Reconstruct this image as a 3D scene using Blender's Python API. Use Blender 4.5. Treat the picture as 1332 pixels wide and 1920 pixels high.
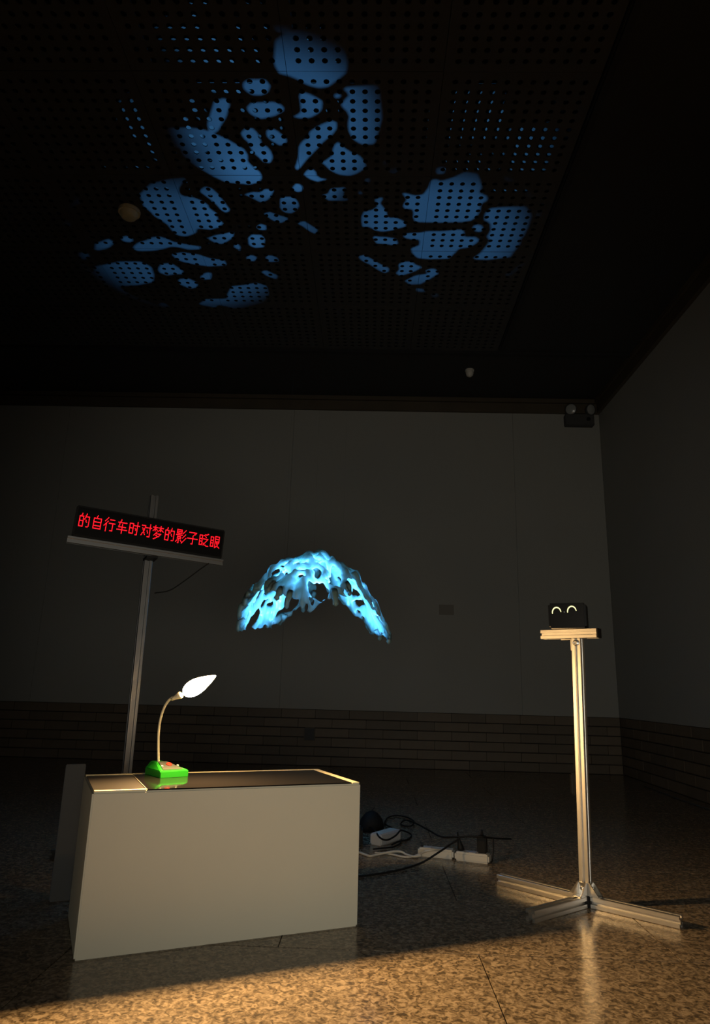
import bpy, bmesh, math, random
import numpy as np
from mathutils import Vector, Matrix, noise

random.seed(4)
for o in list(bpy.data.objects):
    bpy.data.objects.remove(o, do_unlink=True)
scn = bpy.context.scene
C = scn.collection

# ------------------------------------------------------------------ camera
W, H, F = 1332, 1920, 1278.5
YAW, PITCH, ROLL, CAMZ = .02722, .25243, .02667, .6
fw = Vector((-math.sin(YAW)*math.cos(PITCH), math.cos(YAW)*math.cos(PITCH), math.sin(PITCH)))
r0 = Vector((math.cos(YAW), math.sin(YAW), 0)); u0 = r0.cross(fw)
rt = math.cos(ROLL)*r0 + math.sin(ROLL)*u0
up = -math.sin(ROLL)*r0 + math.cos(ROLL)*u0
cam = bpy.data.cameras.new('camera'); camo = bpy.data.objects.new('camera', cam); C.objects.link(camo)
cam.sensor_fit = 'VERTICAL'; cam.sensor_height = 36; cam.lens = 36*F/H; cam.clip_start = .02
m3 = Matrix((rt, up, -fw)).transposed()
camo.matrix_world = Matrix.Translation((0, 0, CAMZ)) @ m3.to_4x4()
scn.camera = camo
CAM = Vector((0, 0, CAMZ))
def ray(x, y): return (x-W/2)/F*rt - (y-H/2)/F*up + fw
def atz(x, y, z=0.): d = ray(x, y); return CAM + d*((z-CAMZ)/d.z)
def aty(x, y, Y): d = ray(x, y); return CAM + d*(Y/d.y)

# ------------------------------------------------------------------ world, exposure, lights
scn.view_settings.view_transform = 'Standard'; scn.view_settings.look = 'None'
scn.view_settings.gamma = 1; scn.view_settings.use_curve_mapping = False
scn.view_settings.exposure = 0.0
wd = bpy.data.worlds.new('world'); scn.world = wd; wd.use_nodes = True
bg = wd.node_tree.nodes['Background']; bg.inputs[0].default_value = (.80, .95, 1.0, 1); bg.inputs[1].default_value = .004

BULB_STRENGTH = 2500.0
BULB_COLOR = (1.0, .60, .24, 1)
ZP = 3.12                                   # perforated ceiling height
LP = Vector((-.19, 3.06, .115))             # lens of the blue floor projector
BLUE = (.10, .42, 1.0)
LOBES = [((-.46, 2.66), .53, 1.0), ((-1.12, 3.56), .66, .75), ((.30, 3.42), .60, .85), ((-.60, 3.16), .46, .55)]
BLUE_POWER = 800.0
def spots():
    for (c, rad, k) in LOBES:
        rad *= 1.03
        l = bpy.data.lights.new('blue_beam', 'SPOT'); o = bpy.data.objects.new('blue_beam', l); C.objects.link(o)
        d = Vector((c[0], c[1], ZP)) - LP
        o.location = LP; o.rotation_euler = d.to_track_quat('-Z', 'Y').to_euler()
        l.color = BLUE; l.energy = BLUE_POWER*k; l.shadow_soft_size = .004
        l.spot_size = 2*math.atan(rad/d.length); l.spot_blend = .75
spots()
# added warm fill spot, unseen, low behind the viewer; lifts plinth front and walls
hl = bpy.data.lights.new('fill_spot', 'SPOT'); hlo = bpy.data.objects.new('fill_spot', hl); C.objects.link(hlo)
hlo.location = (.15, -.6, .41); hlo.rotation_euler = (Vector((.42, 5.6, 1.0))-hlo.location).to_track_quat('-Z', 'Y').to_euler()
hl.color = (1.0, .93, .78); hl.energy = 92.0; hl.spot_size = math.radians(72); hl.spot_blend = .8; hl.shadow_soft_size = .7

# ------------------------------------------------------------------ materials
def mat(name, col, rough=.6, metal=0., noise_scale=None, noise_amt=.15, bump=0., spec=.5, emit=None, estr=0., coat=0.):
    m = bpy.data.materials.new(name); m.use_nodes = True
    nt = m.node_tree; b = nt.nodes['Principled BSDF']
    b.inputs['Base Color'].default_value = (*col, 1); b.inputs['Roughness'].default_value = rough
    b.inputs['Metallic'].default_value = metal; b.inputs['Specular IOR Level'].default_value = spec
    b.inputs['Coat Weight'].default_value = coat
    if emit:
        b.inputs['Emission Color'].default_value = (*emit, 1); b.inputs['Emission Strength'].default_value = estr
    if noise_scale:
        tc = nt.nodes.new('ShaderNodeTexCoord'); n = nt.nodes.new('ShaderNodeTexNoise')
        n.inputs['Scale'].default_value = noise_scale; n.inputs['Detail'].default_value = 5
        nt.links.new(tc.outputs['Object'], n.inputs['Vector'])
        mx = nt.nodes.new('ShaderNodeMix'); mx.data_type = 'RGBA'
        mx.inputs[6].default_value = (*[c*(1-noise_amt) for c in col], 1)
        mx.inputs[7].default_value = (*[min(1, c*(1+noise_amt)) for c in col], 1)
        nt.links.new(n.outputs[0], mx.inputs[0]); nt.links.new(mx.outputs[2], b.inputs['Base Color'])
        if bump:
            bp = nt.nodes.new('ShaderNodeBump'); bp.inputs['Strength'].default_value = bump; bp.inputs['Distance'].default_value = .004
            nt.links.new(n.outputs[0], bp.inputs['Height']); nt.links.new(bp.outputs[0], b.inputs['Normal'])
    return m

def terrazzo():
    m = bpy.data.materials.new('terrazzo'); m.use_nodes = True
    nt = m.node_tree; b = nt.nodes['Principled BSDF']; N = nt.nodes.new; L = nt.links.new
    g = N('ShaderNodeNewGeometry')
    v = N('ShaderNodeTexVoronoi'); v.inputs['Scale'].default_value = 95; v.inputs['Randomness'].default_value = 1
    ns = N('ShaderNodeTexNoise'); ns.inputs['Scale'].default_value = 70; ns.inputs['Detail'].default_value = 3; ns.inputs['Distortion'].default_value = 1.2
    n2 = N('ShaderNodeTexNoise'); n2.inputs['Scale'].default_value = 3; n2.inputs['Detail'].default_value = 4
    for q in (v, ns, n2): L(g.outputs['Position'], q.inputs['Vector'])
    r = N('ShaderNodeValToRGB'); e = r.color_ramp.elements
    e[0].position = .36; e[0].color = (.085, .066, .045, 1); e[1].position = .62; e[1].color = (.36, .29, .21, 1)
    k = r.color_ramp.elements.new(.5); k.color = (.22, .17, .115, 1)
    L(ns.outputs[0], r.inputs[0])
    mx = N('ShaderNodeMix'); mx.data_type = 'RGBA'; mx.blend_type = 'MULTIPLY'; mx.inputs[0].default_value = .55
    r2 = N('ShaderNodeValToRGB'); r2.color_ramp.elements[0].color = (.45, .45, .45, 1); r2.color_ramp.elements[1].color = (1, 1, 1, 1)
    r2.color_ramp.elements[0].position = .1; r2.color_ramp.elements[1].position = .7
    L(v.outputs['Color'], r2.inputs[0])
    L(r.outputs[0], mx.inputs[6]); L(r2.outputs[0], mx.inputs[7]); L(mx.outputs[2], b.inputs['Base Color'])
    mr = N('ShaderNodeMapRange'); mr.inputs[3].default_value = .13; mr.inputs[4].default_value = .26
    L(n2.outputs[0], mr.inputs[0]); L(mr.outputs[0], b.inputs['Roughness'])
    bp = N('ShaderNodeBump'); bp.inputs['Strength'].default_value = .08; bp.inputs['Distance'].default_value = .002
    L(ns.outputs[0], bp.inputs['Height']); L(bp.outputs[0], b.inputs['Normal'])
    return m

def coral_mat():
    m = bpy.data.materials.new('translucent_resin'); m.use_nodes = True
    nt = m.node_tree; b = nt.nodes['Principled BSDF']; N = nt.nodes.new; L = nt.links.new
    b.inputs['Base Color'].default_value = (.20, .29, .25, 1); b.inputs['Roughness'].default_value = .4
    b.inputs['Subsurface Weight'].default_value = 1; b.inputs['Subsurface Radius'].default_value = (1, 1, 1); b.inputs['Subsurface Scale'].default_value = .065
    return m

M = dict(
    plaster=mat('wall_paint', (.32, .32, .295), .75, noise_scale=1.5, noise_amt=.06),
    brick=mat('wainscot_tile', (.15, .115, .08), .6, noise_scale=9, noise_amt=.22, bump=.25),
    brick2=mat('wainscot_tile_dark', (.125, .098, .07), .62, noise_scale=9, noise_amt=.22, bump=.25),
    mortar=mat('mortar', (.03, .025, .02), .9),
    black=mat('matte_black_paint', (.012, .012, .013), .8),
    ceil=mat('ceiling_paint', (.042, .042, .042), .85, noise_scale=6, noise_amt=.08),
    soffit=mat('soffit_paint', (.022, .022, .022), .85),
    slab=mat('concrete', (.09, .088, .082), .9, noise_scale=4),
    trim=mat('dark_timber', (.075, .058, .038), .55, noise_scale=5, noise_amt=.3),
    terrazzo=terrazzo(),
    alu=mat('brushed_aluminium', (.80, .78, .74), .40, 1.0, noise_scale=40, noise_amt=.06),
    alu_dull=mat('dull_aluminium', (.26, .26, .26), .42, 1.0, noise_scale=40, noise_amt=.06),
    steel=mat('bracket_steel', (.7, .68, .64), .3, 1.0),
    plastic=mat('black_plastic', (.006, .006, .006), .6, spec=.3),
    gloss=mat('glossy_black', (.004, .004, .004), .35, spec=.2),
    cable=mat('black_cable_rubber', (.006, .006, .006), .7, spec=.3),
    wcable=mat('white_cable_pvc', (.55, .53, .47), .5),
    white=mat('white_plastic', (.60, .58, .52), .45),
    cream=mat('cream_plastic', (.62, .56, .36), .5),
    plinth=mat('plinth_white_paint', (.66, .63, .51), .6, noise_scale=3, noise_amt=.04),
    rim=mat('plinth_edge_paint', (.80, .74, .50), .5),
    glass=mat('dark_glass', (.010, .009, .009), .06, spec=.6),
    card=mat('grey_card', (.034, .031, .029), .35),
    grey=mat('grey_board', (.06, .06, .06), .7),
    green=mat('green_plastic', (.02, .40, .02), .4, noise_scale=30, noise_amt=.05),
    plate=mat('clear_grey_plate', (.07, .08, .07), .3),
    red=mat('red_button_plastic', (.45, .03, .015), .4),
    wire=mat('gooseneck_cream', (.80, .72, .50), .4),
    bulb=mat('lit_bulb_glass', (.8, .7, .5), .3, emit=BULB_COLOR[:3], estr=BULB_STRENGTH),
    led=mat('red_led', (.2, 0, 0), .5, emit=(1.0, .004, .012), estr=3.0),
    eye=mat('eye_screen', (.1, .1, .05), .5, emit=(1.0, .95, .42), estr=1.6),
    eye2=mat('dim_led', (.1, .1, .1), .5, emit=(.6, .7, .6), estr=.25),
    lens=mat('blue_lens', (.1, .2, .4), .2, emit=BLUE, estr=6.0),
    resin=coral_mat(),
    thread=mat('nylon_thread', (.04, .04, .04), .4),
    plaque=mat('plaque_card', (.20, .185, .16), .6),
    reflector=mat('lamp_glass', (.30, .31, .30), .2),
    bluegrey=mat('pale_grey_plastic', (.50, .52, .55), .45),
)

# ------------------------------------------------------------------ helpers
def obj(name, bm, m, parent=None, smooth=False, bevel=0.):
    me = bpy.data.meshes.new(name)
    if bevel:
        bmesh.ops.bevel(bm, geom=[e for e in bm.edges], offset=bevel, segments=2, affect='EDGES', clamp_overlap=True)
    bmesh.ops.recalc_face_normals(bm, faces=bm.faces[:])
    bm.to_mesh(me); bm.free()
    me.materials.append(M[m])
    o = bpy.data.objects.new(name, me); C.objects.link(o)
    if smooth:
        for p in me.polygons: p.use_smooth = True
    if parent: o.parent = parent
    return o
def thing(name, label, cat, loc=(0, 0, 0), rz=0., group=None):
    o = bpy.data.objects.new(name, None); C.objects.link(o); o.empty_display_size = .05
    o.location = loc; o.rotation_euler = (0, 0, rz); tag(o, label, cat, group); return o
def tag(o, label, cat, group=None):
    o['label'] = label; o['category'] = cat
    if group: o['group'] = group
    return o
def struct(o, label=None, cat=None):
    o['kind'] = 'structure'
    if label: o['label'] = label
    if cat: o['category'] = cat
    return o
def box(bm, c, s, rot=None):
    mm = Matrix.Translation(c)
    if rot is not None: mm = mm @ rot.to_4x4()
    return bmesh.ops.create_cube(bm, size=1, matrix=mm @ Matrix.Diagonal((*s, 1)))['verts']
def bx(c, s, rot=None):
    bm = bmesh.new(); box(bm, c, s, rot); return bm
def frame_of(d, hint=Vector((0, 0, 1))):
    d = d.normalized()
    if abs(d.dot(hint)) > .98: hint = Vector((1, 0, 0))
    x = hint.cross(d).normalized(); y = d.cross(x).normalized()
    return x, y
def tube(bm, pts, rad, seg=8, caps=True):
    pts = [Vector(p) for p in pts]; n = len(pts)
    rads = rad if isinstance(rad, (list, tuple)) else [rad]*n
    rings = []; x = None
    for i, p in enumerate(pts):
        d = (pts[min(i+1, n-1)]-pts[max(i-1, 0)])
        if d.length < 1e-9: d = Vector((0, 0, 1))
        d.normalize()
        if x is None: x, y = frame_of(d)
        else:
            x = (x - d*x.dot(d)).normalized(); y = d.cross(x)
        rings.append([bm.verts.new(p + (x*math.cos(a)+y*math.sin(a))*rads[i]) for a in [2*math.pi*k/seg for k in range(seg)]])
    for a, b in zip(rings, rings[1:]):
        for k in range(seg): bm.faces.new((a[k], a[(k+1) % seg], b[(k+1) % seg], b[k]))
    if caps:
        bm.faces.new(rings[0][::-1]); bm.faces.new(rings[-1])
    return bm
def smooth_path(pts, n=6):
    pts = [Vector(p) for p in pts]; out = []
    P = [pts[0]*2-pts[1]] + pts + [pts[-1]*2-pts[-2]]
    for i in range(1, len(P)-2):
        p0, p1, p2, p3 = P[i-1:i+3]
        for k in range(n):
            t = k/n
            out.append(.5*((2*p1)+(p2-p0)*t+(2*p0-5*p1+4*p2-p3)*t*t+(3*p1-p0-3*p2+p3)*t**3))
    out.append(pts[-1]); return out
def lathe(bm, prof, mtx, seg=20):
    rings = []
    for (r, z) in prof:
        if r < 1e-5: rings.append([bm.verts.new(mtx @ Vector((0, 0, z)))])
        else: rings.append([bm.verts.new(mtx @ Vector((r*math.cos(a), r*math.sin(a), z))) for a in [2*math.pi*k/seg for k in range(seg)]])
    for a, b in zip(rings, rings[1:]):
        for k in range(seg):
            q = [a[k % len(a)], a[(k+1) % len(a)], b[(k+1) % len(b)], b[k % len(b)]]
            q2 = []
            for v in q:
                if v not in q2: q2.append(v)
            if len(q2) > 2: bm.faces.new(q2)
    return bm
def axis_mtx(p, d):
    x, y = frame_of(d); d = d.normalized()
    return Matrix.Translation(p) @ Matrix((x, y, d)).transposed().to_4x4()
def profile(h=.015):
    """outline of a T-slot aluminium extrusion, one quadrant side at a time"""
    s, dep, b = .0045, .009, .0012
    side = [(-h+b, -h), (-s, -h), (-s, -h+.002), (-s*1.7, -h+.003), (-s*1.0, -h+dep), (s*1.0, -h+dep), (s*1.7, -h+.003), (s, -h+.002), (s, -h), (h-b, -h)]
    out = []
    for k in range(4):
        c, sn = math.cos(k*math.pi/2), math.sin(k*math.pi/2)
        out += [(c*x-sn*y, sn*x+c*y) for x, y in side]
    return out
def extrusion(p0, p1, hint=Vector((0, 0, 1)), h=.015):
    p0, p1 = Vector(p0), Vector(p1); x, y = frame_of(p1-p0, hint)
    bm = bmesh.new(); pr = profile(h)
    a = [bm.verts.new(p0+x*u+y*v) for u, v in pr]; b = [bm.verts.new(p1+x*u+y*v) for u, v in pr]
    n = len(pr)
    for k in range(n): bm.faces.new((a[k], a[(k+1) % n], b[(k+1) % n], b[k]))
    bm.faces.new(a[::-1]); bm.faces.new(b)
    return bm

# ------------------------------------------------------------------ floor
D, XW, ZC, ZW = 5.67, 1.981, 2.995, .426
fl = struct(obj('floor', bx((-1.1, 2.6, -.06), (6.6, 6.6, .08)), 'mortar'))
PX, PY = .95, .42
slab_mesh = None
for j in range(-5, 10):
    y0 = 1.82 + (j-0)*PY
    for i in range(-5, 3):
        x0 = .27 + i*PX + (PX*.5 if j % 2 == 0 else 0)
        xa, xb = max(x0, -4.2), min(x0+PX, XW+.02); ya, yb = y0, min(y0+PY, D+.03)
        if xb-xa < .05 or yb-ya < .05: continue
        full = abs(xb-xa-PX) < 1e-6 and abs(yb-ya-PY) < 1e-6
        if full and slab_mesh:
            o = bpy.data.objects.new('floor_slab', slab_mesh); C.objects.link(o); o.parent = fl
        else:
            bm = bx((0, 0, 0), (xb-xa-.0022, yb-ya-.0022, .02))
            o = obj('floor_slab', bm, 'terrazzo', fl, bevel=.0008)
            if full: slab_mesh = o.data
        o.location = ((xa+xb)/2, (ya+yb)/2, -.01)

# ------------------------------------------------------------------ walls
wb = struct(obj('wall_back', bx((-1.1, D+.08, 1.55), (6.3, .12, 3.3)), 'mortar'))
wr = struct(obj('wall_right', bx((XW+.08, 2.6, 1.55), (.12, 6.3, 3.3)), 'mortar'))
# painted gallery boards above the wainscot
edges = [-4.25, -2.75, -.72, 1.22, XW]
for a, b in zip(edges, edges[1:]):
    obj('wall_panel', bx(((a+b)/2, D+.01, (ZW+3.2)/2), (b-a-.0016, .02, 3.2-ZW)), 'plaster', wb)
edges = [-.5, 1.4, 3.3, D-.001]
for a, b in zip(edges, edges[1:]):
    obj('wall_panel', bx((XW+.01, (a+b)/2, (ZW+3.2)/2), (.02, b-a-.0016, 3.2-ZW)), 'plaster', wr)
BWD, BH = .2715, ZW/6
def bricks(parent, along_x, start, end):
    meshes = {}
    for c in range(6):
        z = BH*(c+.5)
        x = start - (BWD/2 if c % 2 else 0)
        while x < end:
            a, b = max(x, start), min(x+BWD, end); x += BWD
            if b-a < .02: continue
            key = (round(b-a, 4), random.randint(0, 1))
            if key not in meshes:
                s = (key[0]-.003, .020, BH-.0075) if along_x else (.020, key[0]-.003, BH-.0075)
                o = obj('brick', bx((0, 0, 0), s), 'brick2' if key[1] else 'brick', parent, bevel=.0018); meshes[key] = o.data
            else:
                o = bpy.data.objects.new('brick', meshes[key]); C.objects.link(o); o.parent = parent
            j = random.uniform(-.0012, .0012)
            o.location = ((a+b)/2, D+.014+j, z) if along_x else (XW+.014+j, (a+b)/2, z)
bricks(wb, True, -.021-BWD*13, XW+.004)
bricks(wr, False, D-BWD*11-.004, D)
# timber cornice
for nm, pts in (('trim_1', None), ('trim_2', None)):
    bm = bmesh.new()
    for (z0, z1, pj) in ((2.995, 3.075, .030), (3.075, 3.085, .020), (3.085, 3.145, .045)):
        if nm == 'trim_1': box(bm, (-1.1, D-pj/2, (z0+z1)/2), (2*(XW+1.1), pj, z1-z0))
        else: box(bm, (XW-pj/2, 2.55, (z0+z1)/2), (pj, 2*(D-2.55)-.1, z1-z0))
    struct(obj(nm, bm, 'trim'))

# ------------------------------------------------------------------ ceiling: slab, soffit, perforated panels
NX, NY = 12, 12
PW, PD = .664, .608
XE, YE = .925, 4.755
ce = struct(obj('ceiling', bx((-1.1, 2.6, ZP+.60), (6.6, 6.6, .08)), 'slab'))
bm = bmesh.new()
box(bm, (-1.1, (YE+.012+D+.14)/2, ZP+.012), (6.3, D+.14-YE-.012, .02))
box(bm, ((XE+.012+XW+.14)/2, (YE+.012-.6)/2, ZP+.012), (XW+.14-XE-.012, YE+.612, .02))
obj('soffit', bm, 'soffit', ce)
bm = bmesh.new()
box(bm, (-1.1, YE+.03, ZP-.004), (6.3, .03, .03)); box(bm, (XE+.03, 2.05, ZP-.004), (.03, 5.3, .03))
obj('edge_trim', bm, 'black', ce)
def panel_bm():
    bm = bmesh.new(); cx, cy = PW/NX, PD/NY; R = .0132; NS = 10; t = .003
    g = .0012
    V = {}
    def gv(i, j):
        if (i, j) not in V:
            x = i*cx - PW/2 ; y = j*cy - PD/2
            x = max(-PW/2+g, min(PW/2-g, x)); y = max(-PD/2+g, min(PD/2-g, y))
            V[i, j] = bm.verts.new((x, y, 0))
        return V[i, j]
    # cells centred on the holes: corners at half pitches
    def hx(i): return .5 + i
    for i in range(NX-1):
        for j in range(NY-1):
            c = [gv(hx(i), hx(j)), gv(hx(i+1), hx(j)), gv(hx(i+1), hx(j+1)), gv(hx(i), hx(j+1))]
            ox, oy = (i+1)*cx-PW/2, (j+1)*cy-PD/2
            ring = [bm.verts.new((ox+R*math.cos(a), oy+R*math.sin(a), 0)) for a in [math.pi*1.25 + 2*math.pi*k/8 for k in range(8)]]
            top = [bm.verts.new((v.co.x, v.co.y, t)) for v in ring]
            for k in range(4):
                bm.faces.new((c[k], c[(k+1) % 4], ring[(2*k+2) % 8], ring[2*k+1], ring[2*k]))
            for k in range(8):
                bm.faces.new((ring[k], ring[(k+1) % 8], top[(k+1) % 8], top[k]))
    n = NX
    for i in range(NX-1):
        bm.faces.new((gv(hx(i), 0), gv(hx(i+1), 0), gv(hx(i+1), .5), gv(hx(i), .5)))
        bm.faces.new((gv(hx(i), NY-.5), gv(hx(i+1), NY-.5), gv(hx(i+1), NY), gv(hx(i), NY)))
        bm.faces.new((gv(0, hx(i)), gv(.5, hx(i)), gv(.5, hx(i+1)), gv(0, hx(i+1))))
        bm.faces.new((gv(NX-.5, hx(i)), gv(NX, hx(i)), gv(NX, hx(i+1)), gv(NX-.5, hx(i+1))))
    for a in (0, NX-.5):
        for b in (0, NY-.5):
            bm.faces.new((gv(a, b), gv(a+.5, b), gv(a+.5, b+.5), gv(a, b+.5)))
    # turned-up panel edges
    q = [(-PW/2+g, -PD/2+g), (PW/2-g, -PD/2+g), (PW/2-g, PD/2-g), (-PW/2+g, PD/2-g)]
    for k in range(4):
        (xa, ya), (xb, yb) = q[k], q[(k+1) % 4]
        bm.faces.new([bm.verts.new(v) for v in ((xa, ya, 0), (xb, yb, 0), (xb, yb, .02), (xa, ya, .02))])
    return bm
pm = None
for i in range(6):
    for j in range(6):
        loc = (XE-PW*(i+.5), YE-PD*(j+.5), ZP+random.uniform(-.0015, .0015))
        if pm is None:
            o = obj('ceiling_panel', panel_bm(), 'ceil', ce); pm = o.data
        else:
            o = bpy.data.objects.new('ceiling_panel', pm); C.objects.link(o); o.parent = ce
        o.location = loc
        o.rotation_euler = (random.uniform(-.002, .002), random.uniform(-.002, .002), 0)
# carrier rails above the panels
for i in range(5):
    x = XE-PW*(i+1)
    obj('carrier_rail', bx((x, 2.9, ZP+.20), (.035, 3.6, .05)), 'alu_dull', ce)

# ------------------------------------------------------------------ plinth
FL = Vector((-.641, 1.690, 0)); FR = Vector((-.0186, 1.986, 0))
ex = (FR-FL).normalized(); ey = Vector((-ex.y, ex.x, 0)); PLW = (FR-FL).length; PLD = .320; PLH = .348
ang = math.atan2(ex.y, ex.x)
pl = thing('plinth', 'low white box plinth carrying the small green lamp', 'plinth', FL, ang)
bm = bmesh.new(); box(bm, (PLW/2, PLD/2, PLH/2), (PLW, PLD, PLH))
obj('body', bm, 'plinth', pl, bevel=.0035)
# raised white lip, with a grey card and a dark glass sheet let into the top
bm = bmesh.new()
RW = .024
T0 = PLH+.0015
box(bm, (PLW/2, PLD-RW/2-.002, T0), (PLW-.006, RW-.004, .003)); box(bm, (PLW-RW/2-.002, PLD/2-RW/2, T0), (RW-.004, PLD-RW-.002, .003))
obj('top_lip', bm, 'rim', pl)
obj('front_lip', bx((.063, .008, T0), (.118, .012, .003)), 'rim', pl)
obj('card_sheet', bx((.063, (PLD-RW+.015)/2, T0-.0005), (.118, PLD-RW-.017, .002)), 'card', pl)
obj('glass_sheet', bx(((.1235+PLW-RW)/2, (PLD-RW+.003)/2, T0), (PLW-RW-.1265, PLD-RW-.0045, .003)), 'glass', pl)
def onpl(x, y, z=.35): return FL + ex*x + ey*y + Vector((0, 0, z))

# ------------------------------------------------------------------ small lamp on the plinth
gA = atz(300, 1460, .350)
ld = thing('desk_lamp', 'small lit lamp with green plastic base and glowing leaf-shaped head on the plinth', 'lamp', gA, math.radians(42))
bw, bd, h1, h2 = .082, .105, .018, .036
bm = bmesh.new()
lo = [(0, 0), (bw, 0), (bw, bd), (0, bd)]
hi = [(.010, .055), (.040, .055), (.040, .095), (.010, .095)]
A = [bm.verts.new((x, y, 0)) for x, y in lo]; B = [bm.verts.new((x, y, h1)) for x, y in lo]; Cc = [bm.verts.new((x, y, h2)) for x, y in hi]
bm.faces.new(A[::-1]); bm.faces.new(Cc)
for k in range(4):
    bm.faces.new((A[k], A[(k+1) % 4], B[(k+1) % 4], B[k])); bm.faces.new((B[k], B[(k+1) % 4], Cc[(k+1) % 4], Cc[k]))
# yaw the base so that one corner points to the viewer
ld.rotation_euler = (0, 0, math.radians(40))
obj('base', bm, 'green', ld, bevel=.0015)
# grey plate on the sloping front, with button and two pegs
import itertools
pA, pB = Vector((.010, .006, h1+.0012)), Vector((bw-.012, .006, h1+.0012))
pC, pD = Vector((.038, .052, h2+.0002)), Vector((.014, .052, h2+.0002))
bm = bmesh.new()
nrm = (pB-pA).cross(pD-pA).normalized()
lo_ = [bm.verts.new(p) for p in (pA, pB, pC, pD)]; hi_ = [bm.verts.new(p+nrm*.0022) for p in (pA, pB, pC, pD)]
bm.faces.new(lo_[::-1]); bm.faces.new(hi_)
for k in range(4): bm.faces.new((lo_[k], lo_[(k+1) % 4], hi_[(k+1) % 4], hi_[k]))
pt = obj('top_plate', bm, 'plate', ld)
mid = (pA+pB+pC+pD)/4 + nrm*.0022
bm = lathe(bmesh.new(), [(0, 0), (.0085, 0), (.0085, .003), (.007, .0045), (0, .005)], axis_mtx(mid+Vector((.004, .004, 0)), nrm)); obj('button', bm, 'red', pt, smooth=False)
for dx in (-.020, .026):
    bm = lathe(bmesh.new(), [(0, 0), (.0032, 0), (.0032, .004), (0, .005)], axis_mtx(mid+Vector((dx, -.004, -.0035)), nrm), 12); obj('peg', bm, 'white', pt)
YL = gA.y+.06
inv = ld.matrix_basis.inverted()
neck = [aty(x, y, YL-k) for x, y, k in ((297.5, 1433, 0), (297, 1400, .002), (298, 1370, .008), (302, 1345, .018), (309, 1325, .034), (317, 1313, .047), (324, 1308, .054))]
bm = tube(bmesh.new(), [inv @ p for p in smooth_path(neck, 5)], .0035, 10); obj('gooseneck', bm, 'wire', ld, smooth=True)
s0, s1, s2 = aty(322, 1311, YL-.052), aty(343, 1301.5, YL-.066), aty(404.5, 1267, YL-.042)
bm = lathe(bmesh.new(), [(0, 0), (.0045, 0), (.0055, .01), (.0085, .026), (.0095, .034), (0, .036)], inv @ axis_mtx(s0, s1-s0)); obj('socket', bm, 'wire', ld, smooth=True)
# leaf-shaped lamp head: lit lens on the side towards floor and viewer, closed shell behind
ax = (s2-s1); Lb = ax.length; ax.normalize()
nf = Vector((.50, -.74, -.42)); nf = (nf-ax*nf.dot(ax)).normalized(); wv = nf.cross(ax)
def leaf(bulge, sign):
    bm = bmesh.new(); rows = []
    NT, NW = 18, 8
    for a in range(NT+1):
        t = a/NT; hwid = .0262*(math.sin(math.pi*min(1, t**.72))**.85)*(1-.22*t) + .0012
        row = []
        for b in range(NW+1):
            q = -1+2*b/NW; dep = bulge*math.sqrt(max(0, 1-q*q))*math.sin(math.pi*min(1, .06+t*.9))
            row.append(bm.verts.new(inv @ (s1+ax*(t*Lb)+wv*(q*hwid)+nf*(sign*(dep+.0004)))))
        rows.append(row)
    for a in range(NT):
        for b in range(NW):
            f = (rows[a][b], rows[a][b+1], rows[a+1][b+1], rows[a+1][b])
            bm.faces.new(f if sign > 0 else f[::-1])
    return bm
def keep_obj(name, bm, m, parent):
    me = bpy.data.meshes.new(name); bm.to_mesh(me); bm.free(); me.materials.append(M[m])
    for p in me.polygons: p.use_smooth = True
    o = bpy.data.objects.new(name, me); C.objects.link(o); o.parent = parent; return o
keep_obj('lamp_shell', leaf(.013, -1), 'wire', ld)
keep_obj('lit_lens', leaf(.003, 1), 'bulb', ld)

# ------------------------------------------------------------------ grey upright board at the plinth's left end
pb = atz(101, 1690, 0)
o = obj('upright_board', bx((0, 0, .181), (.055, .018, .362)), 'grey', bevel=.002)
o.location = (pb.x+.012, pb.y+.01, 0); o.rotation_euler = (0, 0, ang)
tag(o, 'narrow grey board standing upright behind the dark left end of the plinth', 'board')

# ------------------------------------------------------------------ stands of aluminium extrusion
def stand(name, label, base, height, legs, yaw, m, tilt=(0, 0)):
    st = thing(name, label, 'stand', base)
    rot = Matrix.Rotation(yaw, 3, 'Z')
    top = Vector((tilt[0], tilt[1], height))
    post = obj('post', extrusion((0, 0, .0), top, rot @ Vector((1, 0, 0))), m, st)
    obj('base_block', bx((0, 0, .016), (.036, .036, .0315), rot), 'plastic', st, bevel=.002)
    for a, ln in legs:
        d = Vector((math.cos(a), math.sin(a), 0))
        lg = obj('leg', extrusion(d*.018+Vector((0, 0, .0152)), d*ln+Vector((0, 0, .0152))), m, st)
        n = Vector((-d.y, d.x, 0))
        # triangular gusset between leg and post
        bm = bmesh.new(); z0 = .0304
        for s in (-1, 1):
            tri = [d*.0155+n*s*.0115+Vector((0, 0, z0)), d*.046+n*s*.0115+Vector((0, 0, z0)), d*.042+n*s*.0115+Vector((0, 0, z0+.004)), d*.019+n*s*.0115+Vector((0, 0, z0+.034)), d*.0155+n*s*.0115+Vector((0, 0, z0+.036))]
            f = [bm.verts.new(p) for p in tri]; g = [bm.verts.new(p+n*s*.003) for p in tri]
            bm.faces.new(f[::-1]); bm.faces.new(g)
            for k in range(5): bm.faces.new((f[k], f[(k+1) % 5], g[(k+1) % 5], g[k]))
        box(bm, d*.031+Vector((0, 0, z0+.0015)), (.030, .022, .003), Matrix.Rotation(a, 3, 'Z'))
        box(bm, d*.0172+Vector((0, 0, z0+.018)), (.003, .022, .034), Matrix.Rotation(a, 3, 'Z'))
        gs = obj('gusset', bm, 'steel', st)
        bm = lathe(bmesh.new(), [(0, 0), (.005, 0), (.005, .003), (.003, .0042), (0, .0042)], axis_mtx(d*.0187+Vector((0, 0, z0+.02)), d), 10)
        obj('screw', bm, 'steel', gs)
    return st, top
R_ = math.radians
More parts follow.
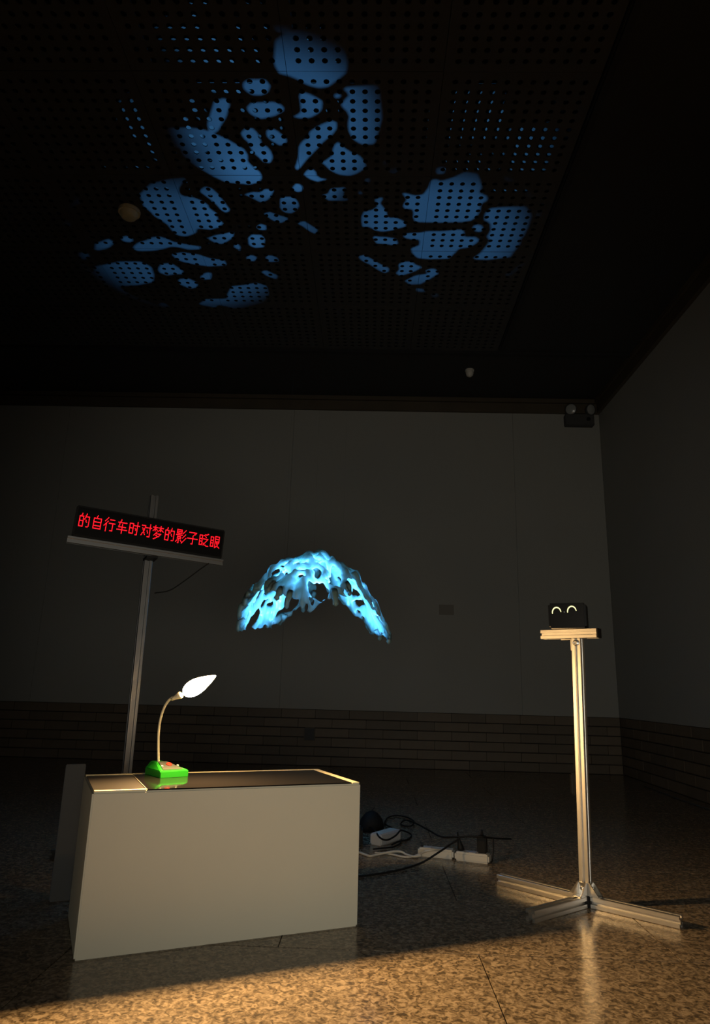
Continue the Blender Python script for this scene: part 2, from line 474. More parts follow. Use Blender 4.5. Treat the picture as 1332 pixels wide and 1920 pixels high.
sb = atz(1103, 1694, 0)
sb = Vector((.648, 2.232, 0))
PH = .771
st, top = stand('robot_stand', 'bright aluminium stand with three floor legs and a short crossbar on top', sb, PH,
                [(R_(-40), .262), (R_(136), .300), (R_(219), .258)], R_(-40), 'alu', (.016, .0))
bdv = Vector((math.cos(R_(-40)), math.sin(R_(-40)), 0))
bn = Vector((-bdv.y, bdv.x, 0))
cbz = PH+.0155
ctr = top + Vector((0, 0, .0155)) - bdv*.030
cb = obj('crossbar', extrusion(ctr-bdv*.090, ctr+bdv*.098), 'alu', st)
obj('end_cap', bx(ctr+bdv*.1005, (.005, .030, .030), Matrix.Rotation(R_(-40), 3, 'Z')), 'plastic', cb, bevel=.001)
# corner bracket and bolt under the bar, facing the viewer's left
bm = bmesh.new()
pbk = top + Vector((0, 0, -.019)) - bdv*.0175
box(bm, pbk, (.004, .024, .036), Matrix.Rotation(R_(-40), 3, 'Z')); box(bm, pbk-bdv*.017+Vector((0, 0, .0165)), (.034, .024, .003), Matrix.Rotation(R_(-40), 3, 'Z'))
obj('bracket', bm, 'steel', st)
bm = lathe(bmesh.new(), [(0, 0), (.0085, 0), (.0085, .005), (.006, .0065), (.0035, .0065), (.003, .003), (0, .003)], axis_mtx(top+Vector((0, 0, -.014))-bn*.0152, -bn), 14)
obj('bolt', bm, 'steel', st)

# little robot on the crossbar
rb0 = Vector((ctr.x+.000, ctr.y-.010, 0)) + sb + Vector((0, 0, ctr.z+.0152))
ry = R_(-22)
rob = thing('desk_robot', 'small black cube robot with two glowing crescent eyes on the aluminium stand', 'robot', rb0, ry)
bm = bx((0, 0, .0402), (.116, .085, .080)); obj('body', bm, 'gloss', rob, bevel=.006)
scr = obj('screen', bx((0, -.0428, .044), (.104, .0012, .062)), 'gloss', rob)
def crescent(cx, cz):
    bm = bmesh.new(); inn, out = [], []
    for k in range(17):
        a = math.pi*(1.08 - 1.0*k/16*1.06); w = .0038*(.35+.65*math.sin(math.pi*min(1, max(0, (k+1)/18)))**.6)
        out.append((cx+.0145*math.cos(a), cz+.0175*math.sin(a))); inn.append((cx+(.0145-w)*math.cos(a), cz+(.0175-w)*math.sin(a)))
    for dy in (0, .0008): pass
    f0 = [bm.verts.new((x, -.0444, z)) for x, z in out]; g0 = [bm.verts.new((x, -.0444, z)) for x, z in inn]
    f1 = [bm.verts.new((x, -.0434, z)) for x, z in out]; g1 = [bm.verts.new((x, -.0434, z)) for x, z in inn]
    for k in range(16):
        bm.faces.new((f0[k], f0[k+1], g0[k+1], g0[k])); bm.faces.new((f1[k], f1[k+1], f0[k+1], f0[k])); bm.faces.new((g1[k], g1[k+1], g0[k+1], g0[k]))
    return bm
obj('eye', crescent(-.031, .0500), 'eye', rob); obj('eye', crescent(.016, .0525), 'eye', rob)
bm = bx((-.0075, -.0440, .0505), (.0022, .001, .0022)); obj('sensor', bm, 'eye2', rob)

# second stand with the LED sign
gb = Vector((-.836, 2.50, 0))
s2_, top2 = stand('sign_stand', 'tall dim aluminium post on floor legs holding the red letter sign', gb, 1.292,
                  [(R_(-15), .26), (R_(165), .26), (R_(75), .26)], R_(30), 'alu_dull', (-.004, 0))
c00, c10 = aty(143, 946, 2.30), aty(137, 1004, 2.30)
c01, c11 = aty(422, 994, 2.545), aty(417.5, 1048, 2.545)
sx = ((c01+c11)-(c00+c10))/2; SWd = sx.length; sx = sx.normalized()
sy = Vector((0, 0, 1)); sy = (sy - sx*sy.dot(sx)).normalized(); sn = sx.cross(sy)   # sn points to viewer (-Y)
SH = ((c00-c10).length+(c01-c11).length)/2
sc = (c00+c10+c01+c11)/4
rs = Matrix((sx, sy, sn)).transposed().to_4x4()
sg = thing('led_sign', 'long black LED sign showing red Chinese characters on the tall post', 'sign')
sg.matrix_world = Matrix.Translation(sc) @ rs
TH = .030
obj('housing', bx((0, 0, -TH/2), (SWd, SH, TH)), 'plastic', sg, bevel=.004)
obj('front_panel', bx((0, 0, .0004), (SWd-.012, SH-.012, .0008)), 'gloss', sg)
G = {
 'de': [[(4, 0), (3, 3)], [(1, 3), (6, 3), (6, 14), (1, 14), (1, 3)], [(1, 8), (6, 8)], [(10, 0), (8, 6)], [(9, 3), (14, 3), (14, 12), (13, 14), (11, 14)], [(10, 7), (11, 9)]],
 'zi': [[(8, 0), (6, 3)], [(3, 3), (13, 3), (13, 14), (3, 14), (3, 3)], [(3, 7), (13, 7)], [(3, 11), (13, 11)]],
 'xing': [[(5, 0), (1, 4)], [(5, 4), (0, 9)], [(3, 7), (3, 15)], [(8, 2), (14, 2)], [(7, 6), (15, 6)], [(12, 6), (12, 14), (9, 14)]],
 'che': [[(2, 3), (14, 3)], [(6, 0), (3, 8)], [(3, 8), (13, 8)], [(1, 11), (15, 11)], [(8, 5), (8, 15)]],
 'shi': [[(1, 2), (6, 2), (6, 13), (1, 13), (1, 2)], [(1, 7), (6, 7)], [(7, 4), (15, 4)], [(12, 0), (12, 14), (10, 14)], [(9, 7), (10, 9)]],
 'dui': [[(1, 2), (6, 2), (5, 7), (1, 13)], [(2, 5), (6, 12)], [(7, 4), (15, 4)], [(13, 0), (13, 14), (10, 14)], [(9, 7), (10, 10)]],
 'meng': [[(0, 2), (6, 2)], [(3, 0), (3, 6)], [(3, 3), (0, 6)], [(4, 4), (6, 5)], [(8, 2), (15, 2)], [(11, 0), (11, 6)], [(11, 3), (8, 6)], [(12, 4), (15, 6)], [(6, 7), (2, 11)], [(5, 9), (12, 9), (9, 12), (2, 15)], [(5, 11), (8, 12)]],
 'ying': [[(1, 0), (8, 0), (8, 4), (1, 4), (1, 0)], [(1, 2), (8, 2)], [(0, 6), (9, 6)], [(4, 5), (4, 6)], [(2, 8), (7, 8), (7, 10), (2, 10), (2, 8)], [(4, 10), (4, 15), (3, 15)], [(2, 12), (0, 14)], [(7, 12), (9, 14)], [(14, 0), (10, 4)], [(14, 5), (10, 9)], [(15, 9), (9, 15)]],
 'zi2': [[(2, 1), (13, 1), (8, 5), (8, 14), (6, 14)], [(0, 8), (15, 8)]],
 'zha': [[(1, 2), (5, 2), (5, 13), (1, 13), (1, 2)], [(1, 6), (5, 6)], [(1, 9), (5, 9)], [(14, 0), (7, 2)], [(10, 3), (11, 4)], [(7, 6), (14, 6), (7, 13)], [(7, 11), (9, 13), (15, 14)]],
 'yan': [[(1, 2), (5, 2), (5, 13), (1, 13), (1, 2)], [(1, 6), (5, 6)], [(1, 9), (5, 9)], [(8, 7), (14, 7), (14, 1), (8, 1), (8, 14), (11, 12)], [(8, 4), (14, 4)], [(14, 8), (11, 10)], [(10, 8), (12, 12), (15, 14)]],
}
text = ['de', 'zi', 'xing', 'che', 'shi', 'dui', 'meng', 'de', 'ying', 'zi2', 'zha', 'yan']
pitch_x = (SWd*.955)/12; dot = pitch_x/17.6; doty = SH*.47/16
for gi, g in enumerate(text):
    dots = set()
    for poly in G[g]:
        for (x0, y0), (x1, y1) in zip(poly, poly[1:]):
            n = int(max(abs(x1-x0), abs(y1-y0)))
            for k in range(n+1): dots.add((round(x0+(x1-x0)*k/max(n, 1)), round(y0+(y1-y0)*k/max(n, 1))))
    bm = bmesh.new()
    for (x, y) in dots:
        px = -SWd*.478 + gi*pitch_x + (x+.5)*dot; py = SH*.265 - (y+.5)*doty
        vs = [bm.verts.new((px+dot*.56*math.cos(a), py+doty*.56*math.sin(a), .0012)) for a in [math.pi/8+math.pi/4*k for k in range(8)]]
        bm.faces.new(vs)
    obj('led_character', bm, 'led', sg)
# crossbar that carries the sign, fixed to the post
yb = sc - sy*(SH/2+.0135) - sn*.012
bm = extrusion(inv_p := (Vector(yb) - sx*(SWd/2+.012)) - gb, (Vector(yb)+sx*(SWd/2+.006)) - gb, sy, .0125)
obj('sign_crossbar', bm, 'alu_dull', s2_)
jt = Vector((gb.x, gb.y, 0)); 
q0 = Vector((0, 0, (yb.z)-.03)); 
bm = bmesh.new()
dpt = (yb - sx*((yb-gb).dot(sx)-0)) - gb
tq = sx*(-(Vector((yb.x, yb.y, 0))-gb).dot(Vector((sx.x, sx.y, 0)))); near = yb + tq - gb
box(bm, Vector((near.x/2, near.y/2, near.z-.018)), (.04, Vector((near.x, near.y)).length+.012, .008), Matrix.Rotation(math.atan2(near.y, near.x)-math.pi/2, 3, 'Z'))
obj('sign_bracket', bm, 'plastic', s2_)
# thin wire from sign end to post
pts = [aty(392, 1056, 2.50), aty(372, 1070, 2.50), aty(345, 1090, 2.50), aty(318, 1107, 2.49), aty(290, 1112, 2.485)]
o = obj('sign_cable', tube(bmesh.new(), smooth_path(pts), .0022, 6), 'cable'); tag(o, 'thin black wire drooping from the sign end to the post', 'cable')

# ------------------------------------------------------------------ blue projector on the floor behind the plinth
pj = thing('floor_projector', 'black upward lamp with blue lens on the floor below the hanging sculpture', 'projector', (LP.x, LP.y, 0), .3)
obj('housing', bx((0, 0, .046), (.13, .11, .09)), 'plastic', pj, bevel=.006)
bm = lathe(bmesh.new(), [(.020, .090), (.032, .090), (.032, .104), (.022, .104), (.022, .094), (.020, .090)], Matrix.Identity(4), 24); obj('lens_ring', bm, 'steel', pj)
bm = lathe(bmesh.new(), [(0, .097), (.015, .0955), (.0215, .0925)], Matrix.Identity(4), 24); obj('lens', bm, 'lens', pj, smooth=True)

# ------------------------------------------------------------------ hanging sculpture: a lacy dome whose openings throw the ceiling pattern
T = dict(A=(490, 60, 5.55), B=(740, 310, 5.123), C=(310, 200, 6.0545), D=(240, 330, 6.66), E=(170, 430, 3.7), F=(440, 220, 5.123),
         G=(430, 330, 4.933), H=(640, 280, 6.0545), I=(640, 440, 6.0545), P=(100, 40, 2.8957))
OPEN = [
 ('A', [150,90,135,330,185,430,280,455,390,500,470,550,600,585,700,570,780,510,880,430,900,330,850,60,600,-60,300,-20]),
 ('A', [395,635,480,640,580,690,635,720,630,810,590,850,510,895,400,900,335,885,420,840,410,740]),
 ('P', [1028,340,1060,318,1150,318,1178,350,1165,385,1130,402,1080,400,1040,375]),
 ('P', [1053,470,1075,445,1200,440,1250,460,1255,485,1200,515,1130,530,1090,515,1060,495]),
 ('A', [855,610,880,580,1000,570,1230,555,1260,900,1180,1170,1040,1170,960,1120,915,1040,905,960,920,880,890,820,830,770,880,700,920,660,900,630]),
 ('A', [745,690,780,640,845,645,800,700]),
 ('A', [650,955,740,928,785,935,785,1010,740,1070,640,1150,590,1210,530,1270,470,1332,400,1420,340,1460,385,1320,395,1190,440,1130,510,1100,495,1050,560,1005]),
 ('A', [60,1020,140,1015,190,1050,260,1110,265,1150,200,1185,100,1130,55,1080]),
 ('C', [0,250,280,240,440,265,560,310,700,370,820,440,900,490,940,560,930,620,1000,690,1080,750,1100,810,1060,860,960,885,800,870,690,860,560,800,400,710,280,630,190,560,170,480,20,430]),
 ('C', [480,200,560,-60,700,-100,730,-20,690,120,640,200,590,290,500,290]),
 ('C', [860,300,910,250,1000,250,1060,320,1090,400,1090,440,1150,450,1200,510,1220,580,1190,640,1120,635,1080,590,1020,540,970,470,950,410,890,360]),
 ('D', [150,230,280,100,500,40,680,20,740,0,690,70,635,150,640,220,700,255,800,265,900,300,1000,360,1010,400,1110,470,1120,540,1190,590,1140,640,1030,670,860,655,850,710,770,740,700,755,610,735,560,690,500,610,430,560,330,500,290,450,200,380]),
 ('D', [890,190,960,135,1040,150,1120,220,1190,310,1280,430,1230,460,1170,430,1100,350,1040,300,960,240]),
 ('D', [65,890,120,840,240,800,310,765,400,760,480,780,560,820,700,850,920,885,900,915,760,920,640,890,540,880,440,910,320,930,180,935,100,930]),
 ('D', [990,780,1100,740,1230,720,1330,690,1310,770,1220,830,1170,850,1090,835]),
 ('E', [30,260,200,225,350,225,420,260,440,320,430,365,330,385,200,395,100,390,20,330]),
 ('E', [210,60,250,45,295,70,285,90,230,85]),
 ('E', [560,170,640,160,750,175,830,200,930,215,945,248,820,255,740,245,660,230,600,210]),
 ('E', [470,275,490,240,560,235,640,285,640,310,580,310,530,318,480,300]),
 ('E', [610,345,680,340,740,370,740,400,690,410,620,380]),
 ('E', [760,330,800,300,840,300,835,345,780,348]),
 ('E', [950,450,980,395,1070,385,1150,370,1220,390,1240,450,1200,510,1050,550,900,550,750,520,800,485,950,480]),
 ('E', [1095,60,1120,38,1190,40,1210,75,1200,125,1140,130,1100,110]),
 ('E', [1080,195,1110,175,1155,190,1140,220,1095,215]),
 ('E', [1212,190,1240,178,1290,190,1310,220,1240,225]),
 ('E', [990,120,1015,98,1040,120,1035,148]),
 ('E', [1180,290,1220,285,1300,320,1290,345,1230,325]),
 ('E', [35,100,130,65,160,95,120,130,30,150]),
 ('F', [980,230,1060,300,1140,350,1200,370,1235,410,1265,470,1240,500,1180,540,1100,565,1000,550,920,510,870,460,840,440,900,400,950,360,945,310]),
 ('F', [665,550,710,500,780,510,785,560,830,590,890,600,800,620,720,595]),
 ('F', [555,680,590,640,640,645,658,680,640,715,590,718]),
 ('F', [440,790,460,770,540,765,600,795,620,850,590,900,540,925,470,910,440,870]),
 ('F', [90,740,180,720,240,725,300,690,380,700,340,770,310,800,250,820,180,780]),
 ('F', [845,750,900,740,920,690,1000,680,1080,670,1040,740,1100,805,900,800]),
 ('G', [630,440,690,418,740,450,820,500,800,540,740,510,680,465]),
 ('G', [320,350,380,335,440,360,560,395,480,435,400,410]),
 ('G', [250,470,290,445,345,460,340,500,280,500]),
 ('H', [375,565,490,545,440,610,470,650,515,710,525,780,620,780,700,810,745,875,640,900,560,925,460,935,360,915,345,885,240,880,230,780,260,700,330,700,410,660,415,630]),
 ('H', [350,980,420,995,520,1000,620,1015,645,1070,600,1090,500,1075,400,1070]),
 ('H', [470,140,540,120,660,120,675,180,630,265,570,270,520,235]),
 ('H', [1080,220,1120,195,1190,200,1170,275,1085,278]),
 ('H', [175,490,220,470,260,490,220,520]),
 ('H', [270,335,330,325,330,375,280,380]),
 ('B', [70,260,130,275,200,295,280,280,330,210,350,150,390,130,450,155,560,120,680,60,800,80,840,210,810,260,890,300,890,340,830,370,820,440,790,490,740,530,650,545,450,550,200,545,180,500,185,450,170,420,100,420,80,390,120,330]),
 ('B', [75,690,120,655,240,650,320,635,460,635,620,620,665,625,670,690,780,690,815,720,770,760,700,790,620,800,570,850,520,895,330,900,220,890,170,840,160,800,240,770,245,715,150,710]),
 ('B', [870,470,920,415,1040,405,1260,395,1320,480,1280,600,1200,760,1110,880,900,905,750,900,830,840,890,770,920,720,890,690,930,620,920,550,865,530]),
 ('B', [748,600,780,570,830,575,855,610,830,640,780,635]),
 ('B', [40,950,100,925,170,930,210,960,270,975,220,1005,160,1030,60,1062,15,1040,50,1000]),
 ('B', [100,1110,200,1060,320,1040,300,1010,360,990,400,1000,420,1040,340,1090,250,1140,150,1145]),
 ('B', [205,1180,285,1190,290,1220,210,1210]),
 ('B', [355,1240,405,1230,425,1255,385,1295]),
 ('I', [195,255,250,230,340,275,430,330,540,380,540,420,490,435,420,400,330,340,240,300]),
]
def sculpture():
    polys = []
    for k, a in OPEN:
        ox, oy, s = T[k]
        polys.append(np.array([[*atz(ox+a[i]/s, oy+a[i+1]/s, ZP)[:2]] for i in range(0, len(a), 2)]))
    step = .0165
    us = np.arange(-2.1, 1.25, step); vs = np.arange(1.95, 4.6, step)
    U, V = np.meshgrid(us, vs, indexing='ij')
    sd = np.full(U.shape, 9.)
    for P in polys:
        ins = np.zeros(U.shape, bool); dmin = np.full(U.shape, 9.)
        for i in range(len(P)):
            (x0, y0), (x1, y1) = P[i-1], P[i]
            if abs(y1-y0) > 1e-12:
                c = ((y0 > V) != (y1 > V)) & (U < (x1-x0)*(V-y0)/(y1-y0)+x0); ins ^= c
            dx, dy = x1-x0, y1-y0; t = np.clip(((U-x0)*dx+(V-y0)*dy)/(dx*dx+dy*dy+1e-12), 0, 1)
            dmin = np.minimum(dmin, np.hypot(U-x0-t*dx, V-y0-t*dy))
        sd = np.minimum(sd, np.where(ins, -dmin, dmin))
    env = np.full(U.shape, -9.)
    for (c, rad, k) in LOBES:
        th = np.arctan2(V-c[1], U-c[0])
        env = np.maximum(env, rad*1.0+.085+.05*np.sin(5*th+c[0]*7)+.025*np.sin(11*th) - np.hypot(U-c[0], V-c[1]))
    # lace openings in the rim that lies outside the beams
    cone = np.full(U.shape, -9.)
    for (c, rad, k) in LOBES: cone = np.maximum(cone, rad - np.hypot(U-c[0], V-c[1]))
    rnd = random.Random(9); sites = []
    for _ in range(6000):
        x, y = rnd.uniform(-2.1, 1.2), rnd.uniform(1.95, 4.6)
        cv = max(rad-math.hypot(x-c[0], y-c[1]) for (c, rad, k) in LOBES)
        R1 = rnd.uniform(.030, .055)
        if not (-.13 < cv < -R1*.8): continue
        if any(math.hypot(x-a, y-b) < R1+q+.035 for a, b, q in sites): continue
        sites.append((x, y, R1))
    for (x, y, R1) in sites:
        th = np.arctan2(V-y, U-x)
        sd = np.minimum(sd, np.hypot(U-x, V-y) - R1*(1+.22*np.sin(2*th+x*40)+.12*np.sin(3*th+y*30)))
    s = np.minimum(sd, env)
    DC = Vector((-.272, 3.10, 0)); ZA = 1.172; K = 2.45
    hw = .055
    bm = bmesh.new(); cache = {}
    def place(u, v, sv):
        d = Vector((u, v, ZP)) - LP
        lo, hi = .15, .5
        for _ in range(26):
            m = (lo+hi)/2; p = LP+d*m
            f = p.z - (ZA - .33*(math.hypot(p.x-DC.x, p.y-DC.y)/.36)**2.5)
            if f > 0: hi = m
            else: lo = m
        q = LP+d*lo
        n1 = noise.noise(Vector((q.x*11, q.y*11, 3.1))); n2 = noise.noise(Vector((q.x*26+5, q.y*26, 1.7)))
        n3 = noise.noise(Vector((q.x*52, q.y*52+4, q.z*20)))
        off = .026*n1 + .014*n2 + .008*n3
        prof = math.sqrt(max(0., 1-(1-min(max(sv, 0)/hw, 1.))**2))
        th = .0035 + .011*prof*(1+.8*n2)
        dn = d.normalized()
        return q+dn*(off+th*prof), q+dn*(off-th*prof)
    def vert(key, u, v, sv):
        if key not in cache:
            a, b = place(u, v, sv)
            va = bm.verts.new(a); vb = va if sv < 1e-6 else bm.verts.new(b)
            cache[key] = (va, vb)
        return cache[key]
    nx, ny = U.shape
    for i in range(nx-1):
        for j in range(ny-1):
            cs = [(i, j), (i+1, j), (i+1, j+1), (i, j+1)]
            vals = [s[c] for c in cs]
            if max(vals) <= 0: continue
            poly = []
            for k in range(4):
                a, b = cs[k], cs[(k+1) % 4]; sa, sb_ = vals[k], vals[(k+1) % 4]
                if sa > 0: poly.append(vert(a, U[a], V[a], sa))
                if (sa > 0) != (sb_ > 0):
                    t = sa/(sa-sb_); key = (min(a, b), max(a, b))
                    poly.append(vert(key, U[a]+(U[b]-U[a])*t, V[a]+(V[b]-V[a])*t, 0.))
            if len(poly) < 3: continue
            try:
                bm.faces.new([p[0] for p in poly])
                bm.faces.new([p[1] for p in poly][::-1])
            except ValueError: pass
    # feet and drips hanging from the rim
    ring = []
    for a_ in range(0, 360, 9):
        a = math.radians(a_); c = Vector((-.55, 3.2)); r = .3
        def e(rr):
            x, y = c.x+rr*math.cos(a), c.y+rr*math.sin(a)
            return max(rad+.06-math.hypot(x-cc[0], y-cc[1]) for (cc, rad, k) in LOBES)
        while e(r) > 0 and r < 2: r += .01
        ring.append((c.x+r*math.cos(a), c.y+r*math.sin(a)))
    for n, (u, v) in enumerate(ring):
        if random.random() < .5: continue
        pa, pb_ = place(u, v, .01); p = (pa+pb_)/2
        out = Vector((p.x-DC.x, p.y-DC.y, 0)).normalized()
        ln = random.uniform(.02, .045); w = random.uniform(.009, .013)
        tip = p + out*ln*.35 + Vector((random.uniform(-.012, .012), random.uniform(-.012, .012), -ln))
        tube(bm, [p-out*.02+Vector((0, 0, .02)), p, (p+tip)/2+out*.004, tip, tip+(tip-p).normalized()*w*.7], [w*1.5, w*1.35, w*.85, w, w*.35], 8)
    return bm, DC, ZA
bm, DC, ZA = sculpture()
sp = thing('hanging_sculpture', 'lacy pale coral-like dome sculpture hanging in blue light from below', 'sculpture', (DC.x, DC.y, .84))
o = obj('lace_dome', bm, 'resin', sp, smooth=True); o.matrix_parent_inverse = Matrix.Translation((-DC.x, -DC.y, -.84))
for (x, y) in ((-.27, 3.10), (-.42, 3.20), (-.14, 3.16)):
    z0 = ZA-2.45*((x-DC.x)**2+(y-DC.y)**2)
    t = obj('suspension_thread', tube(bmesh.new(), [(x, y, z0), (x, y, ZP)], .00012, 4), 'thread', sp)
    t.matrix_parent_inverse = Matrix.Translation((-DC.x, -DC.y, -.84))

# ------------------------------------------------------------------ things on wall and ceiling
pq = aty(837.5, 1143.5, D)
o = obj('wall_plaque', bx((0, 0, 0), (.122, .006, .084)), 'plaque', bevel=.0015); o.location = (pq.x, D-.003, pq.z)
tag(o, 'small dim rectangular label plate on the painted back wall', 'plaque')
sk = aty(581, 1376, D)
s_ = thing('wall_socket', 'small square box fixed on the tiled wainscot of the back wall', 'socket', (sk.x, D+.004, sk.z))
obj('box', bx((0, -.016, 0), (.085, .032, .10)), 'trim', s_, bevel=.004)
obj('cover', bx((0, -.034, 0), (.075, .004, .09)), 'grey', s_, bevel=.001)
em = aty(1084, 790, D)
e_ = thing('emergency_light', 'grey twin-head emergency light under the cornice in the room corner', 'light fitting', (em.x, D, em.z))
obj('case', bx((0, -.034, -.008), (.25, .066, .105)), 'grey', e_, bevel=.006)
obj('knob', lathe(bmesh.new(), [(0, 0), (.018, 0), (.018, .006), (0, .008)], axis_mtx(Vector((.072, -.067, -.005)), Vector((0, -1, 0))), 14), 'plastic', e_)
for dx, a in ((-.062, -.5), (.072, .45)):
    hd = obj('lamp_head', lathe(bmesh.new(), [(0, 0), (.028, .004), (.046, .03), (.05, .05), (.044, .052)], axis_mtx(Vector((dx, -.05, .085)), Vector((a, -1, -.25))), 18), 'grey', e_, smooth=True)
    obj('lamp_glass', lathe(bmesh.new(), [(0, .056), (.03, .053), (.044, .048)], axis_mtx(Vector((dx, -.05, .085)), Vector((a, -1, -.25))), 18), 'reflector', hd, smooth=True)
    obj('lamp_neck', tube(bmesh.new(), [(dx, -.034, .042), (dx, -.045, .085)], .012, 8), 'grey', hd)
dt = atz(243, 394, ZP)
d_ = thing('smoke_detector', 'cream domed smoke detector on the perforated ceiling left of the light patches', 'detector', (dt.x, dt.y, ZP))
obj('base', lathe(bmesh.new(), [(0, -.001), (.058, -.001), (.060, -.006), (.058, -.022), (0, -.022)], Matrix.Identity(4), 28), 'cream', d_, smooth=False)
obj('cap', lathe(bmesh.new(), [(.050, -.022), (.048, -.030), (.040, -.046), (.028, -.052), (0, -.053)], Matrix.Identity(4), 28), 'cream', d_, smooth=True)
dt = atz(881, 694, ZP)
d_ = thing('ceiling_sensor', 'small white round sensor on the dark soffit near the back wall', 'sensor', (dt.x, dt.y, ZP+.002))
obj('base', lathe(bmesh.new(), [(0, -.0005), (.036, -.0005), (.036, -.012), (0, -.012)], Matrix.Identity(4), 24), 'white', d_)
obj('cap', lathe(bmesh.new(), [(.030, -.012), (.032, -.03), (.026, -.05), (.012, -.06), (0, -.061)], Matrix.Identity(4), 24), 'white', d_, smooth=True)

# ------------------------------------------------------------------ power strips, plugs and cables on the floor
def strip(p0, p1, label, n, wid=.048, hgt=.030):
    p0, p1 = Vector(p0), Vector(p1); d = (p1-p0); L = d.length; a = math.atan2(d.y, d.x)
    t = thing('power_strip', label, 'power strip', (p0+p1)/2, a, 'white power strips on the floor')
    obj('body', bx((0, 0, hgt/2), (L, wid, hgt)), 'white', t, bevel=.006)
    for k in range(n):
        x = -L/2 + L*(k+.6)/(n+.2)
        obj('outlet', bx((x, 0, hgt+.0004), (.024, .03, .0012)), 'bluegrey', t)
    obj('rocker_switch', bx((-L/2+.012, 0, hgt+.002), (.010, .016, .005)), 'plastic', t, bevel=.001)
    return t
a0, a1 = atz(857, 1614, 0), atz(922, 1622, 0); a0 += Vector((0, .026, 0)); a1 += Vector((0, .026, 0))
strip(a0, a1, 'white power strip on the floor with the two black plugs standing in it', 3)
b0, b1 = atz(787, 1607, 0), atz(855, 1613, 0); b0 += Vector((0, .034, 0)); b1 += Vector((-.002, .030, 0))
strip(b0, b1, 'white power strip crossed by a black cable, next to the white cord', 2)
# plugs
q = (a0+a1)/2; dv = (a1-a0).normalized()
pp = a1 - dv*.028
ad = thing('power_adapter', 'upright black block adapter plugged into the end of the power strip', 'adapter', pp+Vector((0, 0, .031)), math.atan2(dv.y, dv.x))
obj('body', bx((0, 0, .029), (.034, .026, .058)), 'plastic', ad, bevel=.004)
obj('strain_relief', tube(bmesh.new(), [(0, 0, .056), (0, 0, .066), (0, 0, .078)], [.007, .005, .003], 10), 'cable', ad, smooth=True)
pp2 = a0 + dv*.020
pg = thing('power_plug', 'tapered black plug standing in the middle of the power strips', 'plug', pp2+Vector((0, 0, .031)), math.atan2(dv.y, dv.x))
obj('body', lathe(bmesh.new(), [(0, 0), (.013, 0), (.012, .012), (.007, .030), (.0035, .045), (.003, .062), (0, .063)], Matrix.Rotation(-.22, 4, 'Y'), 12), 'plastic', pg, smooth=True)
def cable(label, pix, rad=.0035, m='cable', name='power_cable', ends=None, cat='cable', grp='cables on the floor behind the plinth'):
    pts = [atz(x, y, z) for x, y, z in pix]
    o = obj(name, tube(bmesh.new(), smooth_path(pts), rad, 7), m, smooth=True); tag(o, label, cat, grp); return o
cable('black cable running from the plug back to the plinth across the strip', [(862.5, 1571.5, .088), (850, 1580, .070), (820, 1600, .045), (790, 1618, .012), (750, 1631, .005), (700, 1640, .0045), (655, 1644, .0045), (610, 1640, .0045)])
cable('black cable with an oval loop that stretches from the tangle past the adapter', [(735, 1552, .006), (722, 1544, .006), (728, 1533, .006), (745, 1529, .006), (765, 1533, .007), (777, 1541, .012), (770, 1549, .006), (752, 1546, .006), (760, 1538, .016), (778, 1543, .022), (805, 1557, .05), (828, 1569, .07), (855, 1569.5, .085), (885, 1568.5, .09), (910, 1570, .09), (930, 1572, .06), (958, 1573, .02)])
cable('black cable looping over the pale adapter box', [(678, 1548, .01), (700, 1554, .03), (712, 1570, .045), (726, 1575, .045), (742, 1567, .045), (752, 1557, .045), (763, 1560, .02), (772, 1566, .005), (765, 1574, .005), (748, 1578, .005), (735, 1584, .005)])
cable('short black cable curling on the floor before the pale box', [(700, 1592, .005), (720, 1590, .005), (738, 1588, .005), (750, 1582, .005), (753, 1575, .006)], .003)
cable('pale white cord twisting along the floor to the power strip', [(672, 1598, .005), (684, 1602, .005), (695, 1605, .005), (710, 1602, .006), (735, 1597, .012), (752, 1597, .010), (762, 1602, .005), (776, 1606, .006), (790, 1604, .014)], .0042, 'wcable')
cable('grey white cord under the twisted white one', [(703, 1599, .0045), (730, 1601, .0045), (760, 1607, .0045), (778, 1605, .006), (800, 1596, .034), (815, 1593.5, .040), (828, 1594, .036)], .0035, 'wcable')
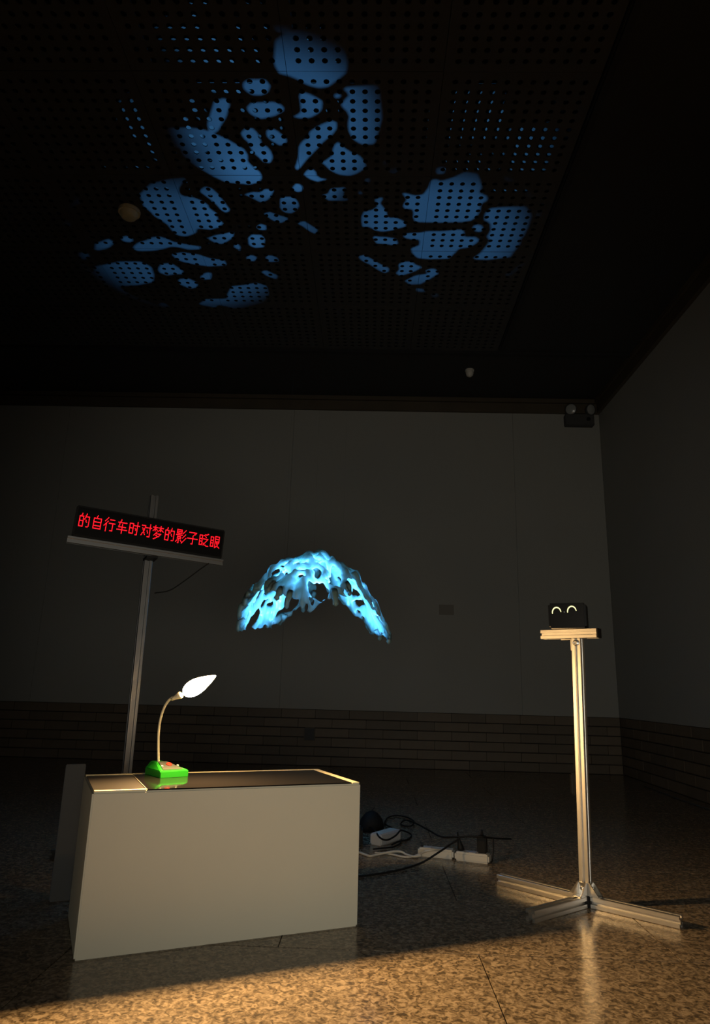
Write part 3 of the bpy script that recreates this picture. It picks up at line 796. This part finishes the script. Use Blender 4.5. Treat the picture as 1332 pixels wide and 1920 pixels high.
cable('thin dark cord dropping behind the end of the power strip', [(925, 1571, .085), (926, 1590, .05), (924, 1612, .012), (921, 1618, .005)], .002)
cable('thin dark cord standing away from the cable tangle', [(693, 1523, .006), (699, 1518, .02), (703, 1514, .03)], .0016)
# pale box with a black one behind
pa = atz(722, 1584, 0); pa2 = atz(700, 1592, 0)
bp_ = thing('adapter_box', 'pale grey adapter box among the black cables beside the plinth', 'adapter', pa+Vector((.004, .045, 0)), R_(56))
obj('body', bx((0, 0, .021), (.15, .055, .042)), 'bluegrey', bp_, bevel=.005)
obj('label_sheet', bx((.004, 0, .0424), (.115, .042, .0006)), 'white', bp_)
bb = atz(706, 1572, 0)
bk = obj('black_pouch', lathe(bmesh.new(), [(0, .001), (.052, .001), (.056, .02), (.048, .05), (.026, .075), (.008, .083), (0, .084)], Matrix.Diagonal((1.0, .8, 1.0, 1)), 18), 'cable', smooth=True)
bk.location = (bb.x-.02, bb.y+.14, 0); tag(bk, 'soft black pouch behind the pale adapter box', 'pouch')
bb = atz(680, 1590, 0)
bk = obj('black_box', bx((0, 0, .034), (.09, .08, .067)), 'plastic', bevel=.008); bk.location = (bb.x-.045, bb.y+.05, 0)
tag(bk, 'black box half hidden behind the right end of the plinth', 'box')
# cable hanging down behind the robot stand
pts = [Vector(p)+sb for p in ((.014, .030, .74), (.006, .032, .60), (.000, .034, .45), (-.006, .036, .36))]
hc = thing('hanging_adapter', 'black cable and adapter hanging along the back of the bright stand', 'adapter', sb+Vector((-.006, .036, .30)))
hi_ = hc.matrix_basis.inverted()
obj('cable', tube(bmesh.new(), [hi_ @ p for p in smooth_path(pts)], .0028, 7), 'cable', hc, smooth=True)
obj('body', bx((0, 0, .03), (.026, .026, .065)), 'plastic', hc, bevel=.005)
# cable lying along the right wall
pts = [Vector((XW-.10+random.uniform(-.01, .01), y, .004)) for y in (5.0, 4.8, 4.6, 4.4, 4.2, 4.0, 3.8)]
o = obj('wall_cable', tube(bmesh.new(), smooth_path(pts), .004, 6), 'grey', smooth=True); tag(o, 'thin grey cable lying on the floor along the right wall', 'cable')
